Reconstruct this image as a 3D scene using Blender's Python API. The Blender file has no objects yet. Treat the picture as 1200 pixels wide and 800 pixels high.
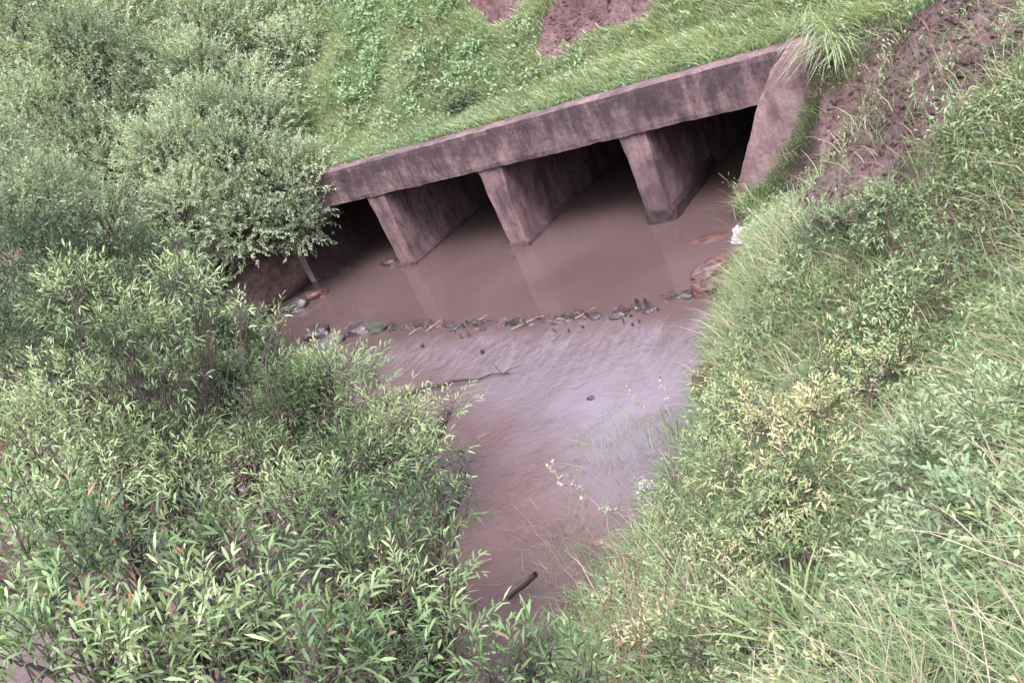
import bpy, bmesh, math, random
import numpy as np
from mathutils import Vector, Matrix, noise

# ------------------------------------------------------------------ camera, sky, sun, exposure
S = bpy.context.scene
COL = S.collection
CAM = np.array([15.1396, -14.6970, 6.2493]); PITCH, YAW, ROLL, FPX = 0.40961, 0.72252, -0.43078, 1102.9
_f = np.array([-math.sin(YAW)*math.cos(PITCH), math.cos(YAW)*math.cos(PITCH), -math.sin(PITCH)])
_r0 = np.array([math.cos(YAW), math.sin(YAW), 0.0]); _u0 = np.cross(_r0, _f)
_r = _r0*math.cos(ROLL)+_u0*math.sin(ROLL); _u = -_r0*math.sin(ROLL)+_u0*math.cos(ROLL)
cam = bpy.data.cameras.new("camera"); cam_o = bpy.data.objects.new("camera", cam); COL.objects.link(cam_o)
cam.sensor_width = 36; cam.lens = 36*FPX/1200; cam.clip_start = .05; cam.clip_end = 1000
cam_o.matrix_world = Matrix(((_r[0], _u[0], -_f[0], CAM[0]), (_r[1], _u[1], -_f[1], CAM[1]), (_r[2], _u[2], -_f[2], CAM[2]), (0, 0, 0, 1)))
S.camera = cam_o

SUN_EL, SUN_AZ = math.radians(58), math.radians(150)      # azimuth clockwise from +Y
w = bpy.data.worlds.new("World"); S.world = w; w.use_nodes = True
nt = w.node_tree; bg = nt.nodes["Background"]
sky = nt.nodes.new("ShaderNodeTexSky"); sky.sky_type = 'NISHITA'; sky.sun_disc = False
sky.sun_elevation = SUN_EL; sky.sun_rotation = SUN_AZ; sky.air_density = 1.6; sky.dust_density = 6; sky.ozone_density = 1
hs = nt.nodes.new("ShaderNodeHueSaturation"); hs.inputs["Saturation"].default_value = .32
nt.links.new(sky.outputs[0], hs.inputs["Color"]); nt.links.new(hs.outputs[0], bg.inputs[0])
bg.inputs[1].default_value = .15
sl = bpy.data.lights.new("sun", 'SUN'); sl.energy = 1.1; sl.angle = math.radians(30); sl.color = (1, .96, .9)
so = bpy.data.objects.new("sun", sl); COL.objects.link(so)
sd = Vector((math.sin(SUN_AZ)*math.cos(SUN_EL), math.cos(SUN_AZ)*math.cos(SUN_EL), math.sin(SUN_EL)))
so.rotation_euler = sd.to_track_quat('Z', 'Y').to_euler(); so.location = (0, 0, 30)
vs = S.view_settings; vs.view_transform = 'Standard'; vs.look = 'None'; vs.gamma = 1; vs.use_curve_mapping = False
vs.exposure = 2.1
vs.use_white_balance = True; vs.white_balance_temperature = 5900; vs.white_balance_tint = 17
S.cycles.max_bounces = 6; S.cycles.transparent_max_bounces = 4

# ------------------------------------------------------------------ helpers
rng = np.random.default_rng(7)
def tag(o, label=None, cat=None, group=None, kind=None):
    if label: o["label"] = label
    if cat: o["category"] = cat
    if group: o["group"] = group
    if kind: o["kind"] = kind
    return o
def empty(name, loc=(0, 0, 0)):
    o = bpy.data.objects.new(name, None); COL.objects.link(o); o.location = loc; o.empty_display_size = .2
    return o
def link(name, me, mat, parent=None):
    o = bpy.data.objects.new(name, me); COL.objects.link(o)
    if mat: me.materials.append(mat)
    if parent: o.parent = parent; o.location = (-parent.location) if parent.type == 'EMPTY' else (0, 0, 0)
    return o
def mesh_np(name, V, F3=None, F4=None, attrs=None, smooth=False):
    """mesh from numpy arrays: V (n,3), F3 (a,3), F4 (b,4)"""
    me = bpy.data.meshes.new(name)
    F3 = np.zeros((0, 3), int) if F3 is None else F3; F4 = np.zeros((0, 4), int) if F4 is None else F4
    me.vertices.add(len(V)); me.vertices.foreach_set("co", np.asarray(V, np.float32).ravel())
    nl = F3.size+F4.size; npoly = len(F3)+len(F4)
    me.loops.add(nl); me.loops.foreach_set("vertex_index", np.concatenate([F3.ravel(), F4.ravel()]).astype(np.int32))
    me.polygons.add(npoly)
    st = np.concatenate([np.arange(len(F3))*3, F3.size+np.arange(len(F4))*4]).astype(np.int32)
    me.polygons.foreach_set("loop_start", st)
    if smooth: me.polygons.foreach_set("use_smooth", np.ones(npoly, bool))
    me.update(calc_edges=True)
    for k, a in (attrs or {}).items():
        at_ = me.attributes.new(k, 'FLOAT', 'POINT'); at_.data.foreach_set("value", np.asarray(a, np.float32))
    return me
def norm(v): return v/np.maximum(np.linalg.norm(v, axis=-1, keepdims=True), 1e-9)
def ray(px, py):
    d = _f+_r*(px-600)/FPX-_u*(py-400)/FPX
    return d/np.linalg.norm(d)
def at(px, py, dist): return CAM+ray(px, py)*dist          # a point seen at photo pixel (px, py), dist metres away
def pz(px, py, z=0.0):
    d = ray(px, py); return CAM+d*(z-CAM[2])/d[2]

# value noise for numpy arrays
_tab = np.random.default_rng(3).random((256, 256))
def vnoise(x, y):
    xi = np.floor(x).astype(int); yi = np.floor(y).astype(int); fx = x-xi; fy = y-yi
    fx = fx*fx*(3-2*fx); fy = fy*fy*(3-2*fy)
    t = lambda a, b: _tab[a & 255, b & 255]
    return (t(xi, yi)*(1-fx)+t(xi+1, yi)*fx)*(1-fy)+(t(xi, yi+1)*(1-fx)+t(xi+1, yi+1)*fx)*fy
def fbm(x, y, o=4):
    s = 0; a = .5
    for k in range(o): s = s+a*vnoise(x*2**k+17*k, y*2**k+9*k); a *= .5
    return s
def sstep(a, b, x): t = np.clip((x-a)/(b-a), 0, 1); return t*t*(3-2*t)

# ------------------------------------------------------------------ materials
def mat(name, rough=.8, spec=.3):
    m = bpy.data.materials.new(name); m.use_nodes = True
    b = m.node_tree.nodes["Principled BSDF"]; b.inputs["Roughness"].default_value = rough
    b.inputs["Specular IOR Level"].default_value = spec
    return m, m.node_tree, b
def N(nt, t, **kw):
    n = nt.nodes.new(t)
    for k, v in kw.items():
        if k in n.inputs: n.inputs[k].default_value = v
        else: setattr(n, k, v)
    return n
def ramp(nt, stops, fac=None, mode='LINEAR'):
    r = nt.nodes.new("ShaderNodeValToRGB"); cr = r.color_ramp; cr.interpolation = mode
    while len(cr.elements) < len(stops): cr.elements.new(.5)
    for e, (p, c) in zip(cr.elements, stops): e.position = p; e.color = (*c, 1) if len(c) == 3 else c
    if fac: nt.links.new(fac, r.inputs[0])
    return r
def mixc(nt, fac, a, b, mode='MIX'):
    m = nt.nodes.new("ShaderNodeMix"); m.data_type = 'RGBA'; m.blend_type = mode
    for s, v in ((m.inputs[0], fac), (m.inputs[6], a), (m.inputs[7], b)):
        if hasattr(v, "is_linked") or hasattr(v, "node"): nt.links.new(v, s)
        elif isinstance(v, (int, float)): s.default_value = v
        else: s.default_value = (*v, 1)
    return m.outputs[2]
def coords(nt, scale=(1, 1, 1)):
    g = nt.nodes.new("ShaderNodeNewGeometry"); mp = N(nt, "ShaderNodeMapping"); mp.inputs["Scale"].default_value = scale
    nt.links.new(g.outputs["Position"], mp.inputs[0]); return mp.outputs[0]
def noise_n(nt, scale, vec, detail=6, rough=.6, dist=0):
    n = N(nt, "ShaderNodeTexNoise", Scale=scale, Detail=detail, Roughness=rough, Distortion=dist)
    nt.links.new(vec, n.inputs["Vector"]); return n.outputs["Fac"]
def bump(nt, b, h, strength=.5, dist=.02, prev=None):
    n = N(nt, "ShaderNodeBump", Strength=strength, Distance=dist); nt.links.new(h, n.inputs["Height"])
    if prev: nt.links.new(prev, n.inputs["Normal"])
    nt.links.new(n.outputs[0], b.inputs["Normal"]); return n.outputs[0]

def leaf_mat(name, stops, trans=.35, rough=.55, spec=.35):
    m, t, b = mat(name, rough, spec)
    a = N(t, "ShaderNodeAttribute", attribute_name="rnd")
    c = ramp(t, stops, a.outputs["Fac"])
    t.links.new(c.outputs[0], b.inputs["Base Color"])
    tr = N(t, "ShaderNodeBsdfTranslucent"); g = mixc(t, 1.0, c.outputs[0], (1.0, 1.15, .6), 'MULTIPLY'); t.links.new(g, tr.inputs[0])
    mx = N(t, "ShaderNodeMixShader"); mx.inputs[0].default_value = trans
    t.links.new(b.outputs[0], mx.inputs[1]); t.links.new(tr.outputs[0], mx.inputs[2])
    t.links.new(mx.outputs[0], t.nodes["Material Output"].inputs[0])
    return m
M = {}
M['willow'] = leaf_mat("willow_leaf", [(0, (.022, .042, .018)), (.4, (.095, .148, .056)), (.75, (.175, .235, .105)), (.96, (.27, .31, .16)), (1, (.22, .13, .07))])
M['grey_tree'] = leaf_mat("grey_green_leaf", [(0, (.14, .17, .115)), (.5, (.235, .27, .18)), (1, (.34, .37, .255))], .45, .9, .1)
M['dark_bush'] = leaf_mat("dark_leaf", [(0, (.025, .04, .024)), (.6, (.065, .095, .048)), (.96, (.13, .17, .085)), (1, (.16, .11, .07))])
M['yellow'] = leaf_mat("yellow_green_leaf", [(0, (.08, .12, .05)), (.5, (.19, .235, .10)), (.85, (.33, .34, .16)), (1, (.42, .33, .19))])
M['weed'] = leaf_mat("weed_leaf", [(0, (.085, .125, .075)), (.5, (.19, .25, .14)), (1, (.31, .37, .21))], .45, .7, .2)
M['grass'] = leaf_mat("grass_blade", [(0, (.035, .065, .02)), (.45, (.10, .155, .052)), (.75, (.18, .225, .09)), (.9, (.28, .26, .17)), (1, (.38, .30, .22))], .3)
M['grass2'] = leaf_mat("embankment_grass_blade", [(0, (.18, .21, .13)), (.5, (.29, .33, .20)), (.85, (.37, .39, .26)), (1, (.42, .38, .27))], .45, .8, .15)
M['dry'] = leaf_mat("dry_stalk", [(0, (.13, .07, .05)), (.5, (.22, .15, .11)), (1, (.34, .28, .21))], .15)
M['seed'] = leaf_mat("seed_head", [(0, (.10, .085, .06)), (1, (.25, .22, .16))], .2)
M['white_flower'] = leaf_mat("dried_flower", [(0, (.19, .18, .155)), (1, (.36, .34, .30))], .2)

def bark(name, c1, c2):
    m, t, b = mat(name, .9, .2); v = coords(t, (1, 1, .3)); n = noise_n(t, 9, v)
    r = ramp(t, [(.3, c1), (.7, c2)], n); t.links.new(r.outputs[0], b.inputs["Base Color"]); bump(t, b, n, .6, .01); return m
M['bark'] = bark("bark", (.03, .024, .02), (.09, .072, .06))
M['wetwood'] = bark("wet_wood", (.02, .014, .012), (.06, .04, .035))
M['palewood'] = bark("pale_wood", (.14, .10, .08), (.26, .21, .18))

def earth_mat():
    m, t, b = mat("red_earth", .95, .15); v = coords(t)
    n1 = noise_n(t, .9, v, 8, .62); n2 = noise_n(t, 7, v, 8, .7)
    c = ramp(t, [(.3, (.085, .050, .048)), (.5, (.155, .098, .094)), (.7, (.235, .165, .155))], n1)
    c2 = ramp(t, [(.35, (.55, .5, .5)), (.65, (1.2, 1.15, 1.15))], n2)
    o = mixc(t, 1.0, c.outputs[0], c2.outputs[0], 'MULTIPLY')
    sp = t.nodes.new("ShaderNodeSeparateXYZ"); t.links.new(v, sp.inputs[0]); wet = N(t, "ShaderNodeMapRange"); wet.inputs["From Min"].default_value = .30; wet.inputs["From Max"].default_value = .04
    t.links.new(sp.outputs[2], wet.inputs["Value"])                       # wet mud just above the water
    o = mixc(t, wet.outputs[0], o, (.022, .013, .012)); t.links.new(o, b.inputs["Base Color"])
    rr = N(t, "ShaderNodeMapRange"); rr.inputs["To Min"].default_value = .95; rr.inputs["To Max"].default_value = .35; t.links.new(wet.outputs[0], rr.inputs["Value"]); t.links.new(rr.outputs[0], b.inputs["Roughness"])
    n3 = noise_n(t, 3.0, v, 9, .72); ad = N(t, "ShaderNodeMath", operation='MULTIPLY_ADD'); t.links.new(n3, ad.inputs[0]); ad.inputs[1].default_value = 2.5; t.links.new(n2, ad.inputs[2])
    bump(t, b, ad.outputs[0], 1.0, .12); return m
M['earth'] = earth_mat()

def concrete_mat(name, light, mid, dark, stain, top=None):
    m, t, b = mat(name, .92, .2); v = coords(t); vs_ = coords(t, (1, 1, .55))
    big = noise_n(t, 1.1, v, 6, .6); streak = noise_n(t, 1.9, vs_, 9, .74, .3); fine = noise_n(t, 13, v, 9, .78)
    c = ramp(t, [(.28, mid), (.6, light)], big)
    drip = noise_n(t, 6.5, coords(t, (1, 1, .07)), 5, .7)
    sk = N(t, "ShaderNodeMath", operation='MULTIPLY_ADD'); t.links.new(drip, sk.inputs[0]); sk.inputs[1].default_value = .38; t.links.new(streak, sk.inputs[2])
    sk2 = N(t, "ShaderNodeMath", operation='MULTIPLY_ADD'); t.links.new(fine, sk2.inputs[0]); sk2.inputs[1].default_value = .75; t.links.new(sk.outputs[0], sk2.inputs[2])
    off = N(t, "ShaderNodeMath", operation='ADD'); t.links.new(sk2.outputs[0], off.inputs[0]); off.inputs[1].default_value = -.565; streak = off.outputs[0]
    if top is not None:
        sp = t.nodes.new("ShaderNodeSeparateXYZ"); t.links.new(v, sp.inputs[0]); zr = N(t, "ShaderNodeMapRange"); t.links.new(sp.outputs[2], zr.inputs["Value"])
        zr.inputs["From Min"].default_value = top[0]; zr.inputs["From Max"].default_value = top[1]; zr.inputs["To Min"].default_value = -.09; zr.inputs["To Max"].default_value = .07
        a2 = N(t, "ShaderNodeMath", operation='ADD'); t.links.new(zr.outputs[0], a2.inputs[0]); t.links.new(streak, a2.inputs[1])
        gn = t.nodes.new("ShaderNodeNewGeometry"); sn = t.nodes.new("ShaderNodeSeparateXYZ"); t.links.new(gn.outputs["Normal"], sn.inputs[0])     # faces turned upward are paler
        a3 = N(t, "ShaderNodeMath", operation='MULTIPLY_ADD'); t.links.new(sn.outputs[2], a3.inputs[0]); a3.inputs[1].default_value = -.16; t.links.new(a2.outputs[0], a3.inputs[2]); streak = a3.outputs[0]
    inv = ramp(t, [(stain-.12, (0, 0, 0)), (stain+.08, (.8, .8, .8))], streak)
    c1 = mixc(t, inv.outputs[0], c.outputs[0], dark)
    f = ramp(t, [(.34, (.50, .48, .49)), (.64, (1.28, 1.26, 1.24))], fine)
    o = mixc(t, 1.0, c1, f.outputs[0], 'MULTIPLY'); t.links.new(o, b.inputs["Base Color"])
    bump(t, b, fine, .8, .03); return m
M['conc_beam'] = concrete_mat("weathered_headwall_concrete", (.150, .102, .098), (.092, .060, .062), (.018, .012, .015), .475, (1.8, 2.5))
M['conc_pier'] = concrete_mat("pier_concrete", (.175, .115, .112), (.11, .070, .072), (.035, .021, .025), .52)
M['conc_wing'] = concrete_mat("wing_concrete", (.20, .138, .130), (.145, .095, .094), (.055, .035, .037), .54)
M['conc_lightened'] = concrete_mat("lightened_wing_concrete", (.36, .25, .235), (.27, .18, .175), (.12, .08, .08), .56)  # left wing's concrete lightened in colour to offset the tree's shade
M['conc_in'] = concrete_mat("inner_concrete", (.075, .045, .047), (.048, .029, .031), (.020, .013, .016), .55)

def water_mat():
    m, t, b = mat("muddy_water", .07, .8); b.inputs["IOR"].default_value = 1.33
    g = t.nodes.new("ShaderNodeNewGeometry"); sx = t.nodes.new("ShaderNodeSeparateXYZ"); t.links.new(g.outputs["Position"], sx.inputs[0])
    dn = N(t, "ShaderNodeMapRange"); dn.interpolation_type = 'SMOOTHSTEP'
    wn = noise_n(t, 1.3, coords(t, (1, .5, 1)), 5, .6, .5); wob = N(t, "ShaderNodeMath", operation='MULTIPLY_ADD'); t.links.new(wn, wob.inputs[0]); wob.inputs[1].default_value = 1.6; t.links.new(sx.outputs[1], wob.inputs[2])
    dn.inputs["From Min"].default_value = -2.45; dn.inputs["From Max"].default_value = -3.3; t.links.new(wob.outputs[0], dn.inputs["Value"])
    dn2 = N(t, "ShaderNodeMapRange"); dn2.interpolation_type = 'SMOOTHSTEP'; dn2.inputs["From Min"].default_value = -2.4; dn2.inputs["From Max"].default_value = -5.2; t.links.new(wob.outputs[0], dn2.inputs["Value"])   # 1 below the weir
    foamband = N(t, "ShaderNodeMapRange"); foamband.interpolation_type = 'SMOOTHSTEP'
    foamband.inputs["From Min"].default_value = -6.6; foamband.inputs["From Max"].default_value = -3.3; t.links.new(sx.outputs[1], foamband.inputs["Value"])
    v = coords(t); vflow = coords(t, (1.4, .38, 1)); vr = coords(t, (.6, 1.5, 1))
    big = noise_n(t, .32, v, 3, .5)
    c = ramp(t, [(.3, (.050, .032, .029)), (.7, (.071, .047, .044))], big)
    foam = noise_n(t, 3.6, vflow, 8, .7, 1.2)
    fr = ramp(t, [(.40, (0, 0, 0)), (.75, (1, 1, 1))], foam)
    ma = N(t, "ShaderNodeMath", operation='MULTIPLY'); t.links.new(foamband.outputs[0], ma.inputs[0]); t.links.new(dn.outputs[0], ma.inputs[1])
    mb = N(t, "ShaderNodeMath", operation='MULTIPLY'); t.links.new(ma.outputs[0], mb.inputs[0]); t.links.new(fr.outputs[0], mb.inputs[1])
    mc = N(t, "ShaderNodeMath", operation='MULTIPLY'); t.links.new(mb.outputs[0], mc.inputs[0]); mc.inputs[1].default_value = .5
    c2 = ramp(t, [(.3, (.074, .055, .062)), (.7, (.122, .097, .110))], big)      # sky sheen on the rippled reach, painted in as pale lilac
    # browner water along the left bank
    vm = N(t, "ShaderNodeVectorMath", operation='DOT_PRODUCT'); t.links.new(g.outputs["Position"], vm.inputs[0]); vm.inputs[1].default_value = (.584, .812, 0)
    sh = N(t, "ShaderNodeMath", operation='MULTIPLY_ADD'); t.links.new(wn, sh.inputs[0]); sh.inputs[1].default_value = 1.6; t.links.new(vm.outputs["Value"], sh.inputs[2])
    sm = N(t, "ShaderNodeMapRange"); sm.interpolation_type = 'SMOOTHSTEP'; sm.inputs["From Min"].default_value = -.9; sm.inputs["From Max"].default_value = .8; t.links.new(sh.outputs[0], sm.inputs["Value"])
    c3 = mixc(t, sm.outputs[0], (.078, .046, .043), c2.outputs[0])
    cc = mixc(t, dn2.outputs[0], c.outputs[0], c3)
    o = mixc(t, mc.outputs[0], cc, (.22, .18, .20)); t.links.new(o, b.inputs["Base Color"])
    r1 = noise_n(t, 3.2, coords(t, (1, 1, 1)), 7, .66, 1.6); r2 = noise_n(t, 13, v, 5, .65, 1.2)
    ad = N(t, "ShaderNodeMath", operation='MULTIPLY_ADD'); t.links.new(r2, ad.inputs[0]); ad.inputs[1].default_value = .35; t.links.new(r1, ad.inputs[2])
    st = N(t, "ShaderNodeMapRange"); t.links.new(dn.outputs[0], st.inputs["Value"]); st.inputs["To Min"].default_value = .035; st.inputs["To Max"].default_value = 1.0
    pm = ramp(t, [(.38, (.25, .25, .25)), (.62, (1, 1, 1))], noise_n(t, .8, v, 4, .6, .8)); stm = N(t, "ShaderNodeMath", operation='MULTIPLY')
    bn = N(t, "ShaderNodeBump", Distance=.05); t.links.new(ad.outputs[0], bn.inputs["Height"]); t.links.new(st.outputs[0], stm.inputs[0]); t.links.new(pm.outputs[0], stm.inputs[1]); t.links.new(stm.outputs[0], bn.inputs["Strength"])
    t.links.new(bn.outputs[0], b.inputs["Normal"])
    return m
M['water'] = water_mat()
def rock_mat(name, c1, c2, rough=.7):
    m, t, b = mat(name, rough, .4); v = coords(t); n = noise_n(t, 8, v, 7, .65)
    r = ramp(t, [(.3, c1), (.7, c2)], n); t.links.new(r.outputs[0], b.inputs["Base Color"]); bump(t, b, n, .7, .03); return m
M['rock_grey'] = rock_mat("wet_grey_rock", (.025, .019, .020), (.070, .055, .058), .45)
M['rock_red'] = rock_mat("red_brown_rock", (.022, .011, .009), (.085, .036, .027), .5)
M['rock_dark'] = rock_mat("dark_wet_rock", (.012, .008, .008), (.05, .032, .032), .4)
M['rock_moss'] = rock_mat("moss", (.018, .019, .012), (.045, .045, .026), .9)
M['bag'] = mat("white_plastic", .45, .5)[0]; M['bag'].node_tree.nodes["Principled BSDF"].inputs["Base Color"].default_value = (.36, .34, .35, 1)

# ------------------------------------------------------------------ terrain
STREAM = np.array([(8.25, .8), (8.3, 0), (8.85, -.7), (9.15, -2.4), (9.35, -3.9), (9.75, -5.4), (10.1, -6.8), (10.1, -9.2), (9.5, -11.2), (7.2, -13.0), (3, -14.2), (-4, -15.5), (-30, -18),
                   (-30, -13), (-6, -11.6), (0, -10.4), (1.6, -9.2), (1.2, -7.4), (-.2, -5.6), (-2.0, -4.2), (-4.2, -3.0), (-6.0, -.8), (-2.9, .1), (-2.8, .8)])
def sdf(x, y, P=STREAM):
    d = np.full(x.shape, 1e9); inside = np.zeros(x.shape, bool); n = len(P)
    for i in range(n):
        a = P[i]; b = P[(i+1) % n]; e = b-a
        t = np.clip(((x-a[0])*e[0]+(y-a[1])*e[1])/(e@e), 0, 1)
        d = np.minimum(d, np.hypot(x-a[0]-t*e[0], y-a[1]-t*e[1]))
        c = ((a[1] > y) != (b[1] > y)) & (x < (b[0]-a[0])*(y-a[1])/(b[1]-a[1]+1e-12)+a[0]); inside ^= c
    return np.where(inside, -d, d)
SCARS = []
def H(x, y, scars=True):
    x = np.asarray(x, float); y = np.asarray(y, float)
    d = sdf(x, y)
    near = np.maximum(sstep(4.5, 8.5, x), sstep(-11.5, -13.5, y))
    n1 = fbm(x*.45, y*.45)-.47; n2 = fbm(x*2.1+5, y*2.1)-.47
    # right and near bank climb to the place of the photographer, left bank is low
    rb = np.where(d < 3, .88*d, 2.64+.46*(d-3)); rb = np.minimum(rb, 4.65+.02*np.maximum(d-7, 0))
    rn_ = np.where(d < 2.6, .40*d, 1.04+.80*(d-2.6)); rn_ = np.minimum(rn_, 3.9+.02*np.maximum(d-7, 0))
    rb = rb+(rn_-rb)*sstep(-4.0, -7.5, y)-.42*sstep(-2.6, -.5, y)*sstep(3.4, 1.2, d)*sstep(0, .8, d)
    lb = np.minimum(.6*d, 1.5+.10*np.maximum(d-2.5, 0)); lb = np.minimum(lb, 3.2+0*d)
    z = np.where(d > 0, rb*near+lb*(1-near), np.maximum(-.55, .8*d))
    z = z+np.where(d > .1, (n1*.8+n2*.16)*np.clip(d/1.2, 0, 1), 0)
    # embankment behind the headwall
    e = np.where(y < .43, 2.46+1.1*(y-.43), np.where(y < 1.9, 2.46+.22*(y-.43), 2.783+.78*(y-1.9)))
    e = np.minimum(e, 7.5+.06*np.maximum(y-8, 0)+5.5*sstep(-7, -19, x))+(n1*1.2+n2*.25)*np.clip((y-.6)/2.5, 0, 1)
    e = np.where((y < .43) & (x > -3.1) & (x < 10.3), -9, e)
    z = np.maximum(z, e)
    z = np.where((y >= .43) & (x > -3.1) & (x < 10.3), e, z)
    if scars:
        for P in SCARS:
            s = sdf(x, y, P); z = z-.42*sstep(.06, -.22, s)
    return z
def hit(px, py):
    d = ray(px, py); t = np.linspace(3, 90, 4000); X = CAM+d*t[:, None]; h = H(X[:, 0], X[:, 1], False)
    k = np.argmax(X[:, 2] < h); return X[k]
def px_poly(L): return np.array([hit(*p)[:2] for p in L])
SCAR_A = px_poly([(548, -18), (556, 16), (578, 34), (600, 30), (616, 12), (626, -18)])
SCAR_B = px_poly([(652, 4), (634, 38), (632, 66), (658, 70), (684, 52), (712, 36), (762, 26), (775, -16), (664, -16)])
SCARS += [SCAR_A, SCAR_B]
# bare earth on the right bank beside the wing (no grass there)
BARE = px_poly([(950, 128), (975, 118), (1000, 100), (1040, 40), (1100, 0), (1190, -10), (1215, 60), (1150, 125), (1080, 180), (1020, 235), (975, 262), (935, 256), (928, 215), (930, 170)])
BARE2 = px_poly([(900, 262), (960, 258), (985, 272), (930, 284)])

gx = np.unique(np.concatenate([np.linspace(-160, -14, 40), np.arange(-14, 19, .14), np.linspace(19, 90, 26), [-3.1, 10.3]]))
gy = np.unique(np.concatenate([np.linspace(-60, -18, 14), np.arange(-18, .40, .14), [.40, .431], np.arange(.55, 9, .14), np.linspace(9, 140, 40)]))
GX, GY = np.meshgrid(gx, gy, indexing='ij'); GZ = H(GX, GY)
nx, ny = GX.shape; idx = np.arange(nx*ny).reshape(nx, ny)
F4 = np.stack([idx[:-1, :-1], idx[1:, :-1], idx[1:, 1:], idx[:-1, 1:]], -1).reshape(-1, 4)
V = np.stack([GX, GY, GZ], -1).reshape(-1, 3)
zs = V[F4][:, :, 2]; cen = V[F4].mean(1)
cliff = (cen[:, 1] > .2) & (cen[:, 1] < .6) & (cen[:, 0] > -3.2) & (cen[:, 0] < 10.4) & (np.ptp(zs, axis=1) > .6)
ground = link("ground", mesh_np("ground", V, F4=F4[~cliff], smooth=True), M['earth'])
tag(ground, "bare reddish earth of the stream banks and embankment", "ground", kind="structure")

wv = np.array([(-40, -30, 0), (16, -30, 0), (16, 15, 0), (-40, 15, 0)], float)
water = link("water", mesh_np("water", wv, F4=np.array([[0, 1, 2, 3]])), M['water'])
tag(water, "muddy pinkish brown stream, calm above the stone line and rippled below", "water", kind="structure")

# ------------------------------------------------------------------ culvert
def rough_solid(name, prisms, m, parent, amp=.02, seg=.14, seed=0, chip=0.0):
    """prisms: list of (polygon xz, y0, y1[, shift]) extruded along Y, then cut fine and roughened"""
    bm = bmesh.new()
    for poly, y0, y1 in prisms:
        a = [bm.verts.new((p[0], y0, p[1])) for p in poly]; b = [bm.verts.new((p[0], y1, p[1])) for p in poly]
        bm.faces.new(a[::-1]); bm.faces.new(b); n = len(poly)
        for i in range(n): bm.faces.new((a[i], a[(i+1) % n], b[(i+1) % n], b[i]))
    bmesh.ops.recalc_face_normals(bm, faces=bm.faces)
    bmesh.ops.triangulate(bm, faces=[f for f in bm.faces if len(f.verts) > 4])
    for _ in range(12):
        es = [e for e in bm.edges if e.calc_length() > seg*1.6 and not (min(e.verts[0].co.y, e.verts[1].co.y) > 3.0)]
        if not es: break
        bmesh.ops.subdivide_edges(bm, edges=es, cuts=1, use_grid_fill=True)
    bmesh.ops.triangulate(bm, faces=[f for f in bm.faces if len(f.verts) > 4])
    bm.normal_update()
    off = Vector((seed*7.3, seed*3.1, 0))
    for v in bm.verts:
        sharp = any(e.calc_face_angle(0) > .7 for e in v.link_edges)
        k = noise.noise(v.co*1.3+off)*amp+noise.noise(v.co*5+off)*amp*.6
        if sharp: k -= amp*.7+chip*max(0, noise.noise(v.co*3.3+off)+.15)
        v.co += v.normal*k
    me = bpy.data.meshes.new(name); bm.to_mesh(me); bm.free()
    for p in me.polygons: p.use_smooth = False
    return link(name, me, m, parent)
cul = empty("culvert", (3.5, 0, 0))
tag(cul, "weathered pinkish concrete box culvert with four dark openings and three piers", "culvert")
SOF, TOP, T, P_ = 1.77, 2.57, .5, 3.3
def rect(x0, x1, z0, z1): return [(x0, z0), (x1, z0), (x1, z1), (x0, z1)]
beam = rough_solid("headwall", [(rect(-3.6, 9.97, SOF, TOP), -.02, .45)], M['conc_beam'], cul, .018, .10, 1, .022)
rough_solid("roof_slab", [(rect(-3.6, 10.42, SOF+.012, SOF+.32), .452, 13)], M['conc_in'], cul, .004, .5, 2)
PIERS = [(0.0, .02, .52, .46), (3.22, -.02, .62, .46), (6.56, 0, .56, .48)]
for i, (x, dx, wt, wb) in enumerate(PIERS):
    xl = x; 
    front = [(xl+.03, -.6), (xl+.03+wb, -.6), (xl+.03+wb, 0.9), (xl+wt, SOF+.01), (xl-.02, SOF+.01)]
    p = rough_solid("pier", [(front, .035, 13)], M['conc_pier'], cul, .02, .13, 3+i, .03)
    # eroded footing showing at the waterline
    fz = [.10, .13, .34][i]
    fo = [(xl-.06, -.6), (xl+wb+.12, -.6), (xl+wb+.10, fz*.6), (xl+wb+.02, fz), (xl-.01, fz)]
    q = rough_solid("footing", [(fo, -.05 if i < 2 else -.02, 2.4)], M['rock_dark'] if i == 2 else M['conc_in'], cul, .035, .12, 11+i, .03)
# abutments: the left one upright, the right one leaning back
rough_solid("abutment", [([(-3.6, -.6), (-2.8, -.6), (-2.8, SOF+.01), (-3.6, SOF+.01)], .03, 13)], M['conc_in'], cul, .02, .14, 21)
rough_solid("abutment", [([(8.0, -.6), (9.5, -.6), (9.5, SOF+.01), (9.24, SOF+.01), (8.32, .15)], .05, 13)], M['conc_wing'], cul, .02, .14, 22, .02)
rough_solid("daylight_block", [(rect(-3.6, 10.42, -.6, SOF+.3), 13.01, 13.3)], M['conc_in'], cul, .004, .8, 23)  # added closure that keeps daylight out of the open far end
rough_solid("wing_wall", [([(8.1, -.6), (10.5, -.6), (10.46, TOP+.02), (9.98, TOP+.02), (9.62, TOP-.25), (9.22, SOF-.01), (8.32, .16)], -.05, .47)], M['conc_wing'], cul, .025, .12, 24, .03)
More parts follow.
